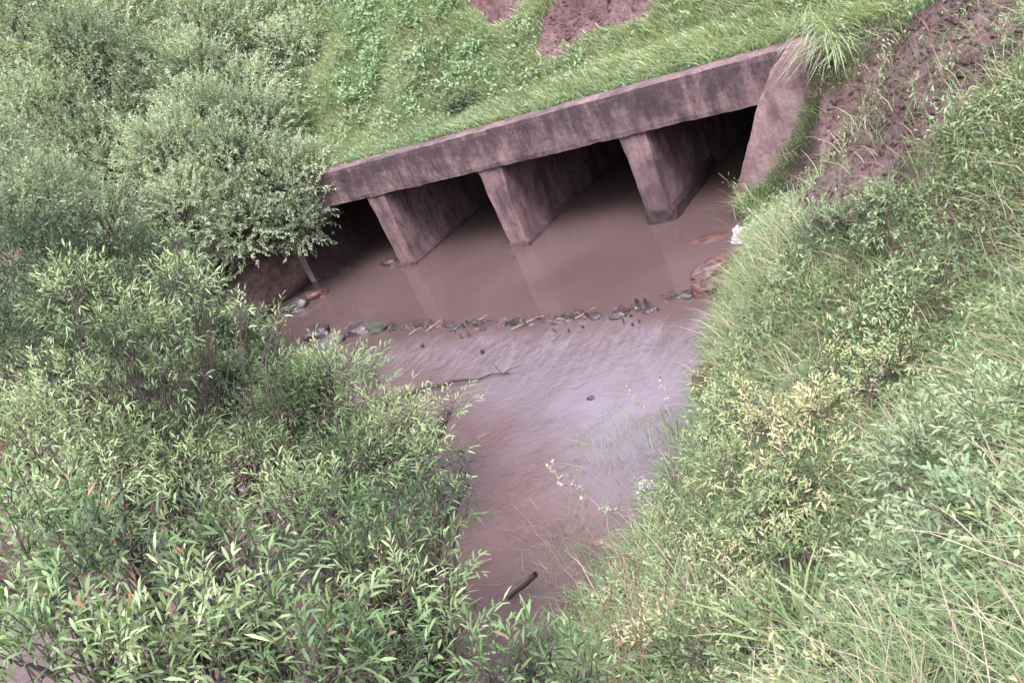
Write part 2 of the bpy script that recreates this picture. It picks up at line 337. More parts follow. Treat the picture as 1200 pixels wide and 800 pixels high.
# left wing wall flaring out from the abutment
def wing(pts, th, m, seed):
    bm = bmesh.new(); n = len(pts)
    d = Vector((pts[1][0]-pts[0][0], pts[1][1]-pts[0][1], 0)).normalized(); nrm = Vector((-d.y, d.x, 0))*th
    A = [bm.verts.new(p) for p in pts]; B = [bm.verts.new(Vector(p)+nrm) for p in pts]
    bm.faces.new(A); bm.faces.new(B[::-1])
    for i in range(n): bm.faces.new((A[i], B[i], B[(i+1) % n], A[(i+1) % n]))
    bmesh.ops.recalc_face_normals(bm, faces=bm.faces)
    for _ in range(8):
        es = [e for e in bm.edges if e.calc_length() > .22]
        if not es: break
        bmesh.ops.subdivide_edges(bm, edges=es, cuts=1, use_grid_fill=True)
    bmesh.ops.triangulate(bm, faces=[f for f in bm.faces if len(f.verts) > 4]); bm.normal_update()
    for v in bm.verts: v.co += v.normal*(noise.noise(v.co*1.2+Vector((seed, 0, 0)))*.03+noise.noise(v.co*5)*.012)
    me = bpy.data.meshes.new("wing_wall"); bm.to_mesh(me); bm.free(); return link("wing_wall", me, m, cul)
wing([(-2.9, 0, -.6), (-6.8, -.5, -.6), (-6.8, -.5, 1.4), (-2.9, 0, 2.35)], -.35, M['conc_lightened'], 5)

# ------------------------------------------------------------------ vegetation builders
def leaves_mesh(B, D, L, W, rnd, droop=.25, fold=.3):
    """narrow leaves: base point B, direction D, length L, width W"""
    n = len(B); D = norm(D); up = np.tile([0, 0, 1.0], (n, 1)); up += rng.normal(0, .45, (n, 3))
    s = norm(np.cross(D, up)); nn = norm(np.cross(s, D)); L = L[:, None]; W = W[:, None]
    def st(t, dr): return B+D*L*t-np.array([0, 0, 1])*L*dr
    v0 = B; m1 = st(.36, droop*.10); m2 = st(.72, droop*.42); v5 = st(.97, droop*.9)
    V = np.stack([v0, m1+s*W*.5+nn*W*fold*.5, m1-s*W*.5+nn*W*fold*.5, m2+s*W*.36+nn*W*fold*.4, m2-s*W*.36+nn*W*fold*.4, v5], 1).reshape(-1, 3)
    k = np.arange(n)[:, None]*6
    F3 = np.concatenate([k+[0, 2, 1], k+[3, 4, 5]]); F4_ = k+[1, 2, 4, 3]
    return V, F3, F4_, np.repeat(rnd, 6)
def blades_mesh(B, h, w, az, lean, rnd, curl=1.0):
    n = len(B); d = np.stack([np.cos(az), np.sin(az), np.zeros(n)], 1); s = np.stack([-np.sin(az+rng.normal(0, .6, n)), np.cos(az), np.zeros(n)], 1)
    h = h[:, None]; w = w[:, None]; lean = lean[:, None]; u = np.array([0, 0, 1.0])
    def c(t): return B+u*h*(t-.28*lean*curl*t*t*t)+d*h*lean*(t**1.9)
    a, b, cc, e = c(0.0), c(.4), c(.75), c(1.0)
    V = np.stack([a-s*w*.4, a+s*w*.4, b-s*w*.5, b+s*w*.5, cc-s*w*.33, cc+s*w*.33, e], 1).reshape(-1, 3)
    k = np.arange(n)[:, None]*7
    return V, k+[4, 5, 6], np.concatenate([k+[0, 1, 3, 2], k+[2, 3, 5, 4]]), np.repeat(rnd, 7)
class Tubes:
    def __init__(s): s.V = []; s.F = []; s.n = 0
    def add(s, pts, r0, r1, k=5):
        pts = np.asarray(pts, float); n = len(pts); t = norm(np.gradient(pts, axis=0))
        ref = np.array([0, 0, 1.0]) if abs(t[0][2]) < .9 else np.array([1.0, 0, 0])
        a = norm(np.cross(t, ref)); b = np.cross(t, a); r = np.linspace(r0, r1, n)[:, None, None]
        ang = np.arange(k)*2*math.pi/k
        ring = pts[:, None, :]+r*(a[:, None, :]*np.cos(ang)[None, :, None]+b[:, None, :]*np.sin(ang)[None, :, None])
        s.V.append(ring.reshape(-1, 3)); i = np.arange(n-1)[:, None]*k+s.n; j = np.arange(k)[None, :]; j2 = (j+1) % k
        s.F.append(np.stack([i+j, i+j2, i+k+j2, i+k+j], -1).reshape(-1, 4)); s.n += n*k
    def mesh(s, name): return mesh_np(name, np.concatenate(s.V), F4=np.concatenate(s.F), smooth=True)
def curve(a, b, sag=0.0, wob=.08, n=6):
    a = np.asarray(a, float); b = np.asarray(b, float); t = np.linspace(0, 1, n)[:, None]; L = np.linalg.norm(b-a)
    p = a+(b-a)*t+np.array([0, 0, 1])*sag*L*np.sin(t*math.pi)
    j = rng.normal(0, wob*L/n, (n, 3)); j[0] = 0; j[-1] = 0; return p+j

def plant(name, label, cat, base, lobes, leaf, mt, dens=1.0, twig=.45, stems=4, up=.45, group=None, bark_m=None, trunk_r=.05, crown="crown", stem="trunk", bias=0.0, loose=0.0):
    """a woody plant: stems from the base to every lobe of foliage; a lobe is (centre, radius or (rx,ry,rz))"""
    base = np.asarray(base, float); root = empty(name, tuple(base)); tag(root, label, cat, group)
    T_ = Tubes(); LB, LD, LR = [], [], []
    for ci, (c, r) in enumerate(lobes):
        c = np.asarray(c, float); r = np.ones(3)*r if np.isscalar(r) else np.asarray(r, float)
        off = np.array([rng.normal(0, .15), rng.normal(0, .15), 0])
        limb = curve(base+off*(stems > 1)-[0, 0, .15], c, .05, .25, 8); rr = max(.012, trunk_r*(.5+.5*rng.random()))
        T_.add(limb, rr, rr*.3, 6)
        n = int(dens*110*(r[0]*r[1]*r[2])**(2/3)/max(twig, .2)**1.5*1.2)+6
        d = norm(rng.normal(size=(n, 3))+[0, 0, .25]); rad = (.35+.65*rng.random(n)**.45)*(1+.3*(fbm(d[:, 0]*2.1+ci*5+9, d[:, 1]*2.1+d[:, 2]*2+7)-.47)*2)
        o = c+d*rad[:, None]*r*.86
        td = norm(d*.8+[0, 0, up]+rng.normal(0, .35, (n, 3)))
        # carriers
        for k in range(0, n, max(1, n//26)):
            T_.add(curve(limb[rng.integers(3, 8)], o[k], .04, .2, 5), rr*.3, .004, 4)
        tl = twig*(.6+.7*rng.random(n))
        shade = fbm(o[:, 0]*1.6+3, o[:, 1]*1.6+o[:, 2]*1.3)-.47
        for k in range(n):
            tp = curve(o[k], o[k]+td[k]*tl[k]-[0, 0, .12*tl[k]], .06, .1, 4)
            if k % 2 == 0: T_.add(tp, .005, .002, 3)
            m = max(4, int(tl[k]/(leaf[0]*.30)))
            t = np.linspace(.15, 1.0, m); P = tp[0]+(tp[-1]-tp[0])*t[:, None]; ax = norm(tp[-1]-tp[0])
            s = norm(np.cross(ax, rng.normal(size=3))); b2 = np.cross(ax, s); an = np.arange(m)*2.4+rng.random()*6
            rd = s*np.cos(an)[:, None]+b2*np.sin(an)[:, None]
            LB.append(P); LD.append(ax*(.5+.5*t[:, None])+rd*(.95-.45*t[:, None])+[0, 0, .12]); LR.append(np.clip(.38+bias+shade[k]*2.1+.30*t+rng.normal(0, .15, m), 0, .96))
    B = np.concatenate(LB); D = np.concatenate(LD); R_ = np.concatenate(LR); n = len(B)
    R_ = np.where(rng.random(n) < .018, 1.0, R_); L = leaf[0]*(.45+.8*rng.random(n)); W = leaf[1]*(.75+.5*rng.random(n))
    V, F3, F4_, rn = leaves_mesh(B, D, L, W, R_)
    link(stem, T_.mesh(stem), bark_m or M['bark'], root)
    link(crown, mesh_np(crown, V, F3, F4_, {"rnd": rn}), mt, root)
    return root, n
def lob(L): return [(at(px, py, d), (r*d/FPX) if np.isscalar(r) else tuple(np.array(r)*d/FPX)) for px, py, d, r in L]
LEAFN = 0

# ------------------------------------------------------------------ trees and shrubs
wil = (.12, .0165)
def under(p, dx=0, dy=0):   # ground below a point
    x, y = p[0]+dx, p[1]+dy; return (x, y, float(H(np.array([x]), np.array([y]))[0]))
def grow(name, label, cat, lobes, leaf, mt, base=None, **k):
    L = lob(lobes); c = np.mean([l[0] for l in L], axis=0); b = under(c) if base is None else under(base)
    r, n = plant(name, label, cat, b, L, leaf, mt, **k); print(name, label[:40], n, 'base', np.round(b, 1)); return r

def gl(L):   # lobes sitting k metres in front of the ground seen at a pixel
    return [(px, py, np.linalg.norm(hit(px, py)-CAM)-k, r) for px, py, k, r in L]
# big grey-green trees at the left end of the culvert
grow("broadleaf_tree", "grey green bushy tree overhanging the left end of the concrete headwall", "tree",
     [(335, 225, 23, 62), (270, 205, 23, 60), (225, 250, 22.5, 52), (300, 160, 24, 55), (240, 150, 24, 52), (370, 205, 23, 34), (350, 262, 22.3, 26), (285, 265, 22.5, 42), (200, 190, 23.5, 55)],
     (.095, .034), M['grey_tree'], twig=.42, dens=1.2, trunk_r=.12, base=at(215, 300, 25), bias=.2)
grow("broadleaf_tree", "pale grey tree standing behind the bushy one, at the top left", "tree",
     [(250, 60, 28, 60), (320, 110, 27.5, 40), (300, 40, 29, 50), (345, 65, 27, 38), (290, 130, 25.5, 48), (235, 100, 26, 50), (215, 20, 29, 55), (350, 150, 26.5, 30), (200, 100, 27, 55)],
     (.13, .038), M['grey_tree'], twig=.55, dens=1.0, trunk_r=.12, bias=.24)
grow("broadleaf_tree", "grey green tree at the far left edge, rising above the lower bushes", "tree",
     [(110, 90, 27, 75), (60, 160, 26, 70), (20, 60, 28, 80), (150, 30, 29, 65), (130, 200, 25, 60), (40, -10, 30, 75)],
     (.13, .038), M['grey_tree'], twig=.6, dens=.9, trunk_r=.14, bias=.02)
grow("round_bush", "dark green bush at the foot of the left wing wall", "bush",
     [(285, 415, 13.5, 40), (240, 410, 13.5, 46), (320, 438, 13, 24), (240, 450, 12.8, 34), (290, 455, 12.8, 28), (225, 345, 14.5, 34)],
     (.085, .022), M['dark_bush'], twig=.30, dens=2.2, trunk_r=.018, base=at(262, 470, 14.5))
grow("round_bush", "dark leafy bush at the left edge under the grey tree", "bush",
     [(160, 330, 19, 60), (100, 380, 18, 65), (40, 320, 19, 70), (170, 420, 16.5, 50), (20, 430, 16.5, 70)],
     (.12, .03), M['dark_bush'], twig=.42, dens=1.1, bias=.1)
grow("broadleaf_tree", "dull green tree low at the left edge, between the dark bush and the grey tree", "tree",
     [(60, 245, 22, 50), (130, 265, 22, 45), (10, 270, 21.5, 60), (-20, 200, 23, 60)], (.12, .034), M['grey_tree'], twig=.5, dens=1.0, bias=-.12, trunk_r=.1)
# willows, left and front
grow("willow_shrub", "pale willow with one leafy branch reaching right over the wing wall", "willow",
     [(205, 335, 11, 26), (245, 350, 11, 18), (285, 366, 10.8, 10), (325, 381, 10.7, 8), (195, 395, 10.6, 24), (200, 440, 10.3, 18), (150, 390, 10.5, 38), (208, 285, 11.2, 9), (90, 350, 10.6, 40)],
     wil, M['willow'], twig=.24, dens=.8, bias=.2, base=at(60, 520, 11.5), trunk_r=.02)
grow("willow_shrub", "light green willow thicket in the middle, overhanging the rippled water", "willow",
     [(400, 470, 12, 55), (385, 440, 12.2, 26), (345, 465, 12, 34), (340, 500, 11.8, 52), (455, 510, 11.6, 45), (290, 560, 11, 55), (420, 560, 11, 55), (500, 545, 11, 22), (480, 500, 11.5, 25), (530, 480, 11.3, 12)],
     wil, M['willow'], twig=.36, dens=1.15, bias=.12, base=at(330, 600, 13))
grow("willow_shrub", "mid green willow at the left, below the pale branch", "willow",
     [(215, 525, 10.6, 36), (225, 575, 10.2, 44), (150, 540, 10.5, 46), (90, 480, 11, 60), (30, 540, 11, 65), (110, 590, 10, 50)],
     wil, M['willow'], twig=.34, dens=.95, base=at(130, 640, 12), bias=-.02)
grow("willow_shrub", "willow shrub in the lower middle with shoots over the narrow water", "willow",
     [(485, 600, 8.6, 42), (440, 650, 8.0, 46), (515, 660, 8.0, 34), (395, 610, 8.6, 44), (470, 715, 7.4, 48), (400, 690, 7.7, 44), (525, 715, 7.3, 30), (345, 600, 8.8, 42), (545, 555, 8.8, 14), (525, 600, 8.6, 18), (530, 775, 6.6, 42)],
     wil, M['willow'], twig=.3, dens=.85, base=at(440, 800, 8.5), bias=.05)
grow("willow_shrub", "nearest willow shrub, large leaves in the bottom left corner", "willow",
     [(290, 665, 7.0, 50), (235, 730, 6.4, 52), (320, 745, 6.4, 50), (250, 800, 6.0, 54), (370, 800, 6.0, 52), (130, 690, 6.8, 70), (60, 790, 6.3, 80), (160, 790, 6.0, 60), (450, 800, 6.2, 58), (245, 640, 7.6, 40), (30, 650, 7.5, 80), (400, 745, 6.8, 36)],
     (.145, .021), M['willow'], twig=.30, dens=.85, base=at(250, 860, 7.0), bias=.05)
grow("willow_shrub", "low willow shoots at the bottom centre beside the grass", "willow",
     [(625, 790, 5.9, 34), (575, 800, 5.7, 40), (690, 805, 5.6, 34)],
     wil, M['willow'], twig=.24, dens=.8, base=at(620, 860, 6.2), bias=.12)
# yellowish shrubs on the right bank
grow("leafy_shrub", "yellow green leafy shrub on the right bank above the grass", "shrub",
     gl([(910, 510, .7, 50), (950, 570, .7, 55), (870, 480, .5, 30), (900, 620, .6, 55), (965, 500, .5, 42), (860, 560, .5, 34), (925, 680, .5, 40)]),
     (.09, .017), M['yellow'], twig=.3, dens=.5, bias=.22, trunk_r=.02)
grow("leafy_shrub", "low yellow tipped shrub in the bottom right among the grass", "shrub",
     gl([(830, 690, .45, 50), (890, 750, .5, 50), (960, 720, .45, 45), (830, 775, .5, 50), (785, 640, .35, 24), (1000, 790, .5, 50), (770, 760, .4, 28)]),
     (.075, .015), M['yellow'], twig=.24, dens=.42, bias=.12, trunk_r=.018)
grow("leafy_shrub", "green shrub at the far right edge of the bank", "shrub",
     gl([(1100, 560, .5, 60), (1160, 640, .5, 70), (1080, 690, .5, 55), (1180, 500, .5, 50)]),
     (.08, .02), M['weed'], twig=.26, dens=.8, bias=.1, trunk_r=.02)
grow("leafy_shrub", "slender pale green shrub left of the yellow one, next to the water", "shrub",
     gl([(800, 560, .5, 22), (780, 610, .5, 22), (830, 620, .45, 24), (690, 720, .4, 26), (730, 670, .4, 22)]), (.07, .013), M['willow'], twig=.26, dens=.3, bias=.3, trunk_r=.015)
grow("leafy_shrub", "pale yellowish shrub at the right edge above the big yellow one", "shrub",
     gl([(975, 440, .4, 26), (1020, 460, .4, 36), (1060, 430, .4, 36)]), (.07, .015), M['yellow'], twig=.26, dens=.35, bias=.05, trunk_r=.015)
grow("leafy_shrub", "low green shrub below the bare earth patch", "shrub",
     gl([(960, 270, .3, 24), (995, 262, .3, 22), (920, 235, .25, 16), (1040, 250, .3, 30)]), (.06, .018), M['weed'], twig=.22, dens=.7, bias=.1, trunk_r=.012)
grow("leafy_shrub", "green shrub between the yellow shrub and the bottom right corner", "shrub",
     gl([(970, 650, .4, 36), (1020, 700, .4, 45), (900, 800, .4, 40)]), (.075, .017), M['willow'], twig=.24, dens=.5, bias=.1, trunk_r=.018)
# bushes on the embankment
grow("small_bush", "dark bush at the right end of the headwall top", "bush",
     [(965, 22, 18.5, 26), (940, 30, 18.5, 16), (990, 10, 18.5, 28), (992, 60, 17.5, 18), (1020, 25, 18, 30)], (.08, .03), M['dark_bush'], twig=.3, dens=1.5, bias=.15)
grow("small_bush", "small dark green bush at the edge of the headwall, above the second opening", "bush",
     [(552, 124, 21.2, 17), (575, 130, 21, 10), (535, 132, 21.2, 9)], (.06, .03), M['dark_bush'], twig=.2, dens=2.2, bias=.15)

# ------------------------------------------------------------------ grass and ground cover (uncountable)
def inpoly(x, y, P): return sdf(x, y, P) < 0
def scatter(n, x0, x1, y0, y1):
    return rng.uniform(x0, x1, n), rng.uniform(y0, y1, n)
def seen(x, y, z, m=60):
    d = np.stack([x, y, z], 1)-CAM; zz = d@_f; px = 600+FPX*(d@_r)/zz; py = 400-FPX*(d@_u)/zz
    return (zz > .5) & (px > -150) & (px < 1350) & (py > -120) & (py < 1000), zz
def grass(name, label, n, box, h, w, mt, lean=.5, keep=None, bias=0.0, tuft=.0, az0=None, per=1):
    x, y = scatter(n//per, *box)
    if per > 1: x = np.repeat(x, per)+rng.normal(0, tuft, len(x)*per); y = np.repeat(y, per)+rng.normal(0, tuft, len(y)*per)
    z = H(x, y); ok, zz = seen(x, y, z)
    ok &= (sdf(x, y) > .04) | (y > .43)
    ok &= ~((x > -3.7) & (x < 10.42) & (y > -.06) & (y < .437))
    if keep is not None: ok &= keep(x, y, z)
    x, y, z = x[ok], y[ok], z[ok]; m = len(x)
    if m == 0: return
    big = fbm(x*.7, y*.7)-.47; hh = h*(.55+.7*rng.random(m))*(1+1.1*big)
    az = rng.random(m)*6.283 if az0 is None else az0+rng.normal(0, .9, m)
    V, F3, F4_, rn = blades_mesh(np.stack([x, y, z-.02], 1), hh, w*(.6+.8*rng.random(m)), az, lean*(.4+1.0*rng.random(m)), np.clip(.45+bias+big*1.0+rng.normal(0, .2, m), 0, 1))
    o = link(name, mesh_np(name, V, F3, F4_, {"rnd": rn}), mt); tag(o, label, "grass", kind="stuff"); print(name, m); return o
def nobare(x, y, z):
    k = np.ones(len(x), bool)
    for P in SCARS: k &= sdf(x, y, P) > .05*rng.random(len(x))
    k &= ~((sdf(x, y, BARE) < .0) & (rng.random(len(x)) < .93)); k &= ~((sdf(x, y, BARE2) < 0) & (rng.random(len(x)) < .7)); return k
grass("grass", "soft light green grass along the top of the headwall and embankment", 150000, (-8, 16, .44, 5.2), .28, .020, M['grass2'], .75, nobare, .05, .06, per=3, az0=-1.9)
grass("grass", "pale grass on the high embankment slope behind the culvert", 60000, (-30, 16, 5.2, 16), .42, .03, M['grass2'], .6, nobare, -.05)
grass("grass", "tall thin green grass covering the right bank", 170000, (8, 18, -13.4, .4), .31, .006, M['grass'], 1.15, nobare, 0, .09, per=6)
grass("dry_grass", "pale straw and dead stems mixed into the right bank", 14000, (8, 18, -13.4, .3), .42, .006, M['dry'], 1.1, nobare, .1, .1, per=2)
grass("grass", "green grass on the left bank under the bushes", 40000, (-14, 3, -14, .4), .35, .014, M['grass'], .6, nobare)

def cover(name, label, n, box, L, W, mt, keep, hmax=.35, bias=0.):
    x, y = scatter(n, *box); dn = fbm(x*.9+40, y*.9); ok = (dn > .34)
    x, y = x[ok], y[ok]; z = H(x, y); ok, _ = seen(x, y, z); ok &= (sdf(x, y) > .05) | (y > .43); ok &= keep(x, y, z); x, y, z = x[ok], y[ok], z[ok]
    m = len(x); k = 7; lump = np.clip((fbm(x*1.7+9, y*1.7)-.30)*2.2, 0, 1); hgt = hmax*lump
    X = np.repeat(np.stack([x, y, z+hgt*rng.random(m)], 1), k, 0)+rng.normal(0, .05, (m*k, 3)); D = rng.normal(0, 1, (m*k, 3))+[0, -.3, .35]
    R_ = np.clip(np.repeat(.35+bias+lump*.35+rng.normal(0, .1, m), k)+rng.normal(0, .13, m*k), 0, 1)
    V, F3, F4_, rn = leaves_mesh(X, D, L*(.6+.8*rng.random(m*k)), W*(.6+.8*rng.random(m*k)), R_)
    o = link(name, mesh_np(name, V, F3, F4_, {"rnd": rn}), mt); tag(o, label, "ground cover", kind="stuff"); print(name, m*k)
cover("weeds", "broad leaved green weeds clothing the embankment slope", 95000, (-30, 16, 1.2, 13), .10, .055, M['weed'],
      lambda x, y, z: nobare(x, y, z) & (rng.random(len(x)) < np.clip((y-1.4+.16*(3-x))/2.2, .05, 1)), .75)
cover("weeds", "leafy green weeds mixed into the right bank grass", 15000, (8, 17, -13.4, .4), .065, .02, M['weed'], nobare, .55, .05)
cover("weeds", "yellowish leafy weeds scattered through the right bank grass", 8000, (8, 17, -13.4, .4), .07, .016, M['yellow'], nobare, .65, .0)
cover("weeds", "low creeping weeds along the edge of the headwall", 5000, (-4, 10.3, .44, .9), .07, .035, M['weed'], lambda x, y, z: fbm(x*1.3, y*0+3) > .42, .16, -.1)

# ------------------------------------------------------------------ stones, stakes, wood, litter, dry plants
def rock(name, label, loc, size, m, seed, group=None, cat="rock", rot=0.0, sub=3, flat=.0):
    bm = bmesh.new(); bmesh.ops.create_icosphere(bm, subdivisions=sub, radius=1)
    off = Vector((seed*3.7, seed*1.3, seed*5.1))
    for v in bm.verts:
        d = v.co.normalized(); k = 1+.45*noise.noise(d*1.1+off)+.16*noise.noise(d*3.2+off)+.06*noise.noise(d*8+off)
        q = Vector((round(d.x*2.2)/2.2, round(d.y*2.2)/2.2, round(d.z*2.2)/2.2)); d = d.lerp(q, .30)
        v.co = Vector((d.x*size[0], d.y*size[1], d.z*size[2]))*k
    bm.transform(Matrix.Rotation(rot, 4, 'Z')); me = bpy.data.meshes.new(name); bm.to_mesh(me); bm.free()
    o = link(name, me, m); o.location = loc; tag(o, label, cat, group); return o
def wood(name, label, pts, r0, r1, m, cat, group=None, parts=(), k=7):
    T_ = Tubes(); T_.add(pts, r0, r1, k)
    me = T_.mesh(name); o = link(name, me, m); tag(o, label, cat, group)
    for nm, L in parts:
        for q in L:
            t2 = Tubes(); t2.add(q[0], q[1], q[2], 5); link(nm, t2.mesh(nm), m, o)
    return o
# the row of half-sunk stones across the stream
WEIR = []
for x0, x1, n_ in ((.9, 2.3, 9), (2.45, 3.95, 13), (4.15, 4.9, 6), (5.1, 6.1, 10), (6.3, 7.0, 5), (7.3, 7.75, 3), (8.0, 8.7, 4)):
    for x in np.linspace(x0, x1, n_):
        y = np.interp(x, [.9, 3, 4.5, 6, 8, 8.7], [-2.85, -3.05, -3.22, -3.36, -3.3, -2.9])
        a = rng.uniform(.06, .17); WEIR.append((x+rng.normal(0, .05), y+rng.normal(0, .09), a, a*rng.uniform(.4, .8), a*rng.uniform(.3, .6), ['rock_dark', 'rock_dark', 'rock_red', 'rock_dark', 'rock_grey'][rng.integers(5)]))
names = {'rock_dark': 'dark wet', 'rock_grey': 'grey', 'rock_red': 'reddish brown'}
wc = {}
for i, (x, y, a, b, c, m) in enumerate(WEIR):
    zone = ("near the left bank" if x < 2.38 else "left of the stakes" if x < 4 else "in the middle of the stream" if x < 6.2 else "by the right hand stakes")
    rock("weir_stone", "%s stone barely above the water in the weir, %s" % (names[m], zone), (x, y, -.01), (a, b, c), M[m], i, "half sunk stones of the weir across the stream", "stone", rot=rng.normal(0, .35))
# small upright stakes in the weir
STK = {"far right cluster": [(745.7, 359), (755, 355), (765, 357), (738, 368), (730.6, 380), (739.7, 381), (751, 377), (765.5, 366), (758, 357)],
       "cluster right of the middle": [(655, 389), (668, 388), (680, 384), (678, 371), (693.5, 368)],
       "pair in the middle": [(620.6, 382), (631.6, 375)],
       "cluster left of the middle": [(544.8, 383), (561, 382), (535.8, 390), (544.8, 398), (550, 397)],
       }
first = None
for zone, L in STK.items():
    for px, py in L:
        p = pz(px, py, .0); h = .07+.07*rng.random()
        if first is None:
            bm = bmesh.new(); bmesh.ops.create_cone(bm, cap_ends=True, segments=7, radius1=.026, radius2=.020, depth=1); bmesh.ops.translate(bm, verts=bm.verts, vec=(0, 0, .5))
            bmesh.ops.subdivide_edges(bm, edges=[e for e in bm.edges if abs(e.verts[0].co.z-e.verts[1].co.z) > .5], cuts=3)
            for v in bm.verts: v.co.x += noise.noise(v.co*3)*.02; v.co.z += (noise.noise(v.co*40)*.12 if v.co.z > .9 else 0)
            me = bpy.data.meshes.new("stake"); bm.to_mesh(me); bm.free(); first = link("stake", me, M['wetwood']); o = first
        else:
            o = first.copy(); COL.objects.link(o)
        o.location = (p[0], p[1], -.12); o.scale = (rng.uniform(.6, 1.3), rng.uniform(.6, 1.3), h*rng.uniform(.7, 1.5)+.12); o.rotation_euler = (rng.normal(0, .3), rng.normal(0, .3), rng.random()*6)
        tag(o, "short dark wooden stake standing in the weir, %s" % zone, "stake", "short stakes standing in the weir")
for (px, py), lab in {(494.8, 406): "lone dark stump poking out below the left stones", (565, 413): "lone dark stump poking out of the ripples above the floating log"}.items():
    o = first.copy(); COL.objects.link(o); p = pz(px, py); o.location = (p[0], p[1], -.12); o.scale = (1.7, 1.7, .2); tag(o, lab, "stake", "short stakes standing in the weir")
# pale twigs caught on the stones
for i, (a, b, lab) in enumerate([((500, 389), (520, 380), "pale twig caught on the stones left of the stakes"), ((480, 393), (497, 388), "pale twig at the left end of the dark stones"),
                    ((600, 387), (640, 376), "pale stick lying on the stones in the middle of the weir"), ((675, 374), (700, 366), "pale stick resting against the right stakes"),
                    ((555, 381), (574, 374), "short pale twig on the left stake cluster"), ((405, 386), (416, 382), "pale twig by the stones near the left bank")]):
    A, B = pz(*a), pz(*b); A[2] = .02; B[2] = .10
    wood("twig", lab, curve(A, B, .03, .15, 6), .010, .004, M['palewood'], "twig", "pale twigs caught in the weir")
# rocks by the banks
rp = pz(388, 402); rock("rock", "large grey rock at the left end of the weir", (rp[0], rp[1], .0), (.34, .25, .20), M['rock_grey'], 31, rot=.4)
rp = pz(372, 392); rock("rock", "dark rock behind the large grey one at the left end of the weir", (rp[0], rp[1], .0), (.36, .25, .2), M['rock_dark'], 32)
rp = pz(420, 389); rock("rock", "low dark rock to the right of the large grey rock", (rp[0], rp[1], -.02), (.34, .2, .16), M['rock_dark'], 33)
rp = pz(443, 387); rock("rock", "mossy dark rock at the left part of the weir", (rp[0], rp[1], -.02), (.28, .18, .17), M['rock_moss'], 34)
rp = pz(362, 352); rock("rock", "orange brown rock at the foot of the left wing wall", (rp[0], rp[1], .03), (.42, .25, .18), M['rock_red'], 35, rot=.5)
rp = pz(345, 362); rock("rock", "dark rock beside the orange brown one under the wing wall", (rp[0], rp[1], .0), (.5, .3, .2), M['rock_dark'], 36, rot=.2)
rp = pz(455, 309); rock("rock", "small dark rock in the water left of the first pier", (rp[0], rp[1], -.02), (.26, .16, .12), M['rock_dark'], 37)
rp = pz(390, 318); rock("rock", "dark rock in the leftmost opening of the culvert", (rp[0], rp[1], -.02), (.5, .22, .14), M['rock_dark'], 38)
rp = pz(838, 316); rock("rock", "long red brown rock at the right waterline under the white bag", (rp[0], rp[1], .02), (.46, .20, .17), M['rock_red'], 41, rot=.65)
rp = pz(824, 322); rock("rock", "small mossy rock at the tip of the long red brown rock", (rp[0], rp[1], .0), (.17, .12, .12), M['rock_moss'], 42)
rp = pz(826, 343); rock("rock", "red block of rock at the right waterline, nearest the weir", (rp[0], rp[1], .02), (.22, .17, .19), M['rock_red'], 43, rot=.3)
rp = pz(833, 278); rock("rock", "flat reddish rock just under the water by the third pier", (rp[0], rp[1], -.05), (.42, .22, .075), M['rock_red'], 44, rot=.4)
rp = pz(693, 467); rock("rock", "single small dark stone breaking the rippled water", (rp[0], rp[1], -.01), (.07, .05, .05), M['rock_dark'], 45, sub=2)
rp = pz(826, 455); rock("rock", "narrow red brown rock half hidden by the right bank grass", (rp[0], rp[1], .0), (.16, .30, .26), M['rock_red'], 46, rot=.2)
# floating branch and sunken stick
A, B = pz(455, 470, .0), pz(597, 437, .03)
tw = pz(589, 438, .03); tw2 = pz(575, 425, .25); tw3 = pz(612, 428, .15)
wood("fallen_branch", "dark fallen branch lying in the rippled water below the weir", curve(A, B, .03, .12, 10), .045, .012, M['wetwood'], "branch",
     parts=(("twig", [(curve(tw, tw2, .05, .1, 5), .010, .004), (curve(tw, tw3, .05, .1, 5), .009, .004)]),))
A, B = pz(592, 706, -.06), pz(628, 672, .34)
wood("stick", "broken dark stick poking out of the narrow water at the bottom", curve(A, B, .02, .1, 7), .02, .032, M['wetwood'], "stick")
A, B = pz(866, 226, .05), pz(842, 203, .75)
wood("stick", "thin pale stick leaning out of the water in the rightmost opening", curve(A, B, .02, .06, 6), .018, .010, M['palewood'], "stick")
A, B = hit(560, 722), hit(600, 700); A[2] = .03; B[2] = .05
wood("stick", "thin stick lying low over the water at the bottom left shrubs", curve(A, B, .04, .1, 7), .012, .007, M['palewood'], "stick")
# white bag
p = hit(869, 290); bm = bmesh.new(); bmesh.ops.create_icosphere(bm, subdivisions=4, radius=1)
for v in bm.verts:
    d = v.co.normalized(); k = 1+.6*noise.noise(d*1.3+Vector((3, 1, 9)))+.5*abs(noise.noise(d*3.1))+.3*abs(noise.noise(d*6.5))
    v.co = Vector((d.x*.15, d.y*.11, d.z*.14 if d.z > -.4 else d.z*.10))*k
    if d.z > .8: v.co.z += .09
me = bpy.data.meshes.new("plastic_bag"); bm.to_mesh(me); bm.free(); o = link("plastic_bag", me, M['bag']); o.location = p+np.array([.06, .02, .10]); tag(o, "crumpled white plastic bag on the right bank beside the rightmost opening", "bag")

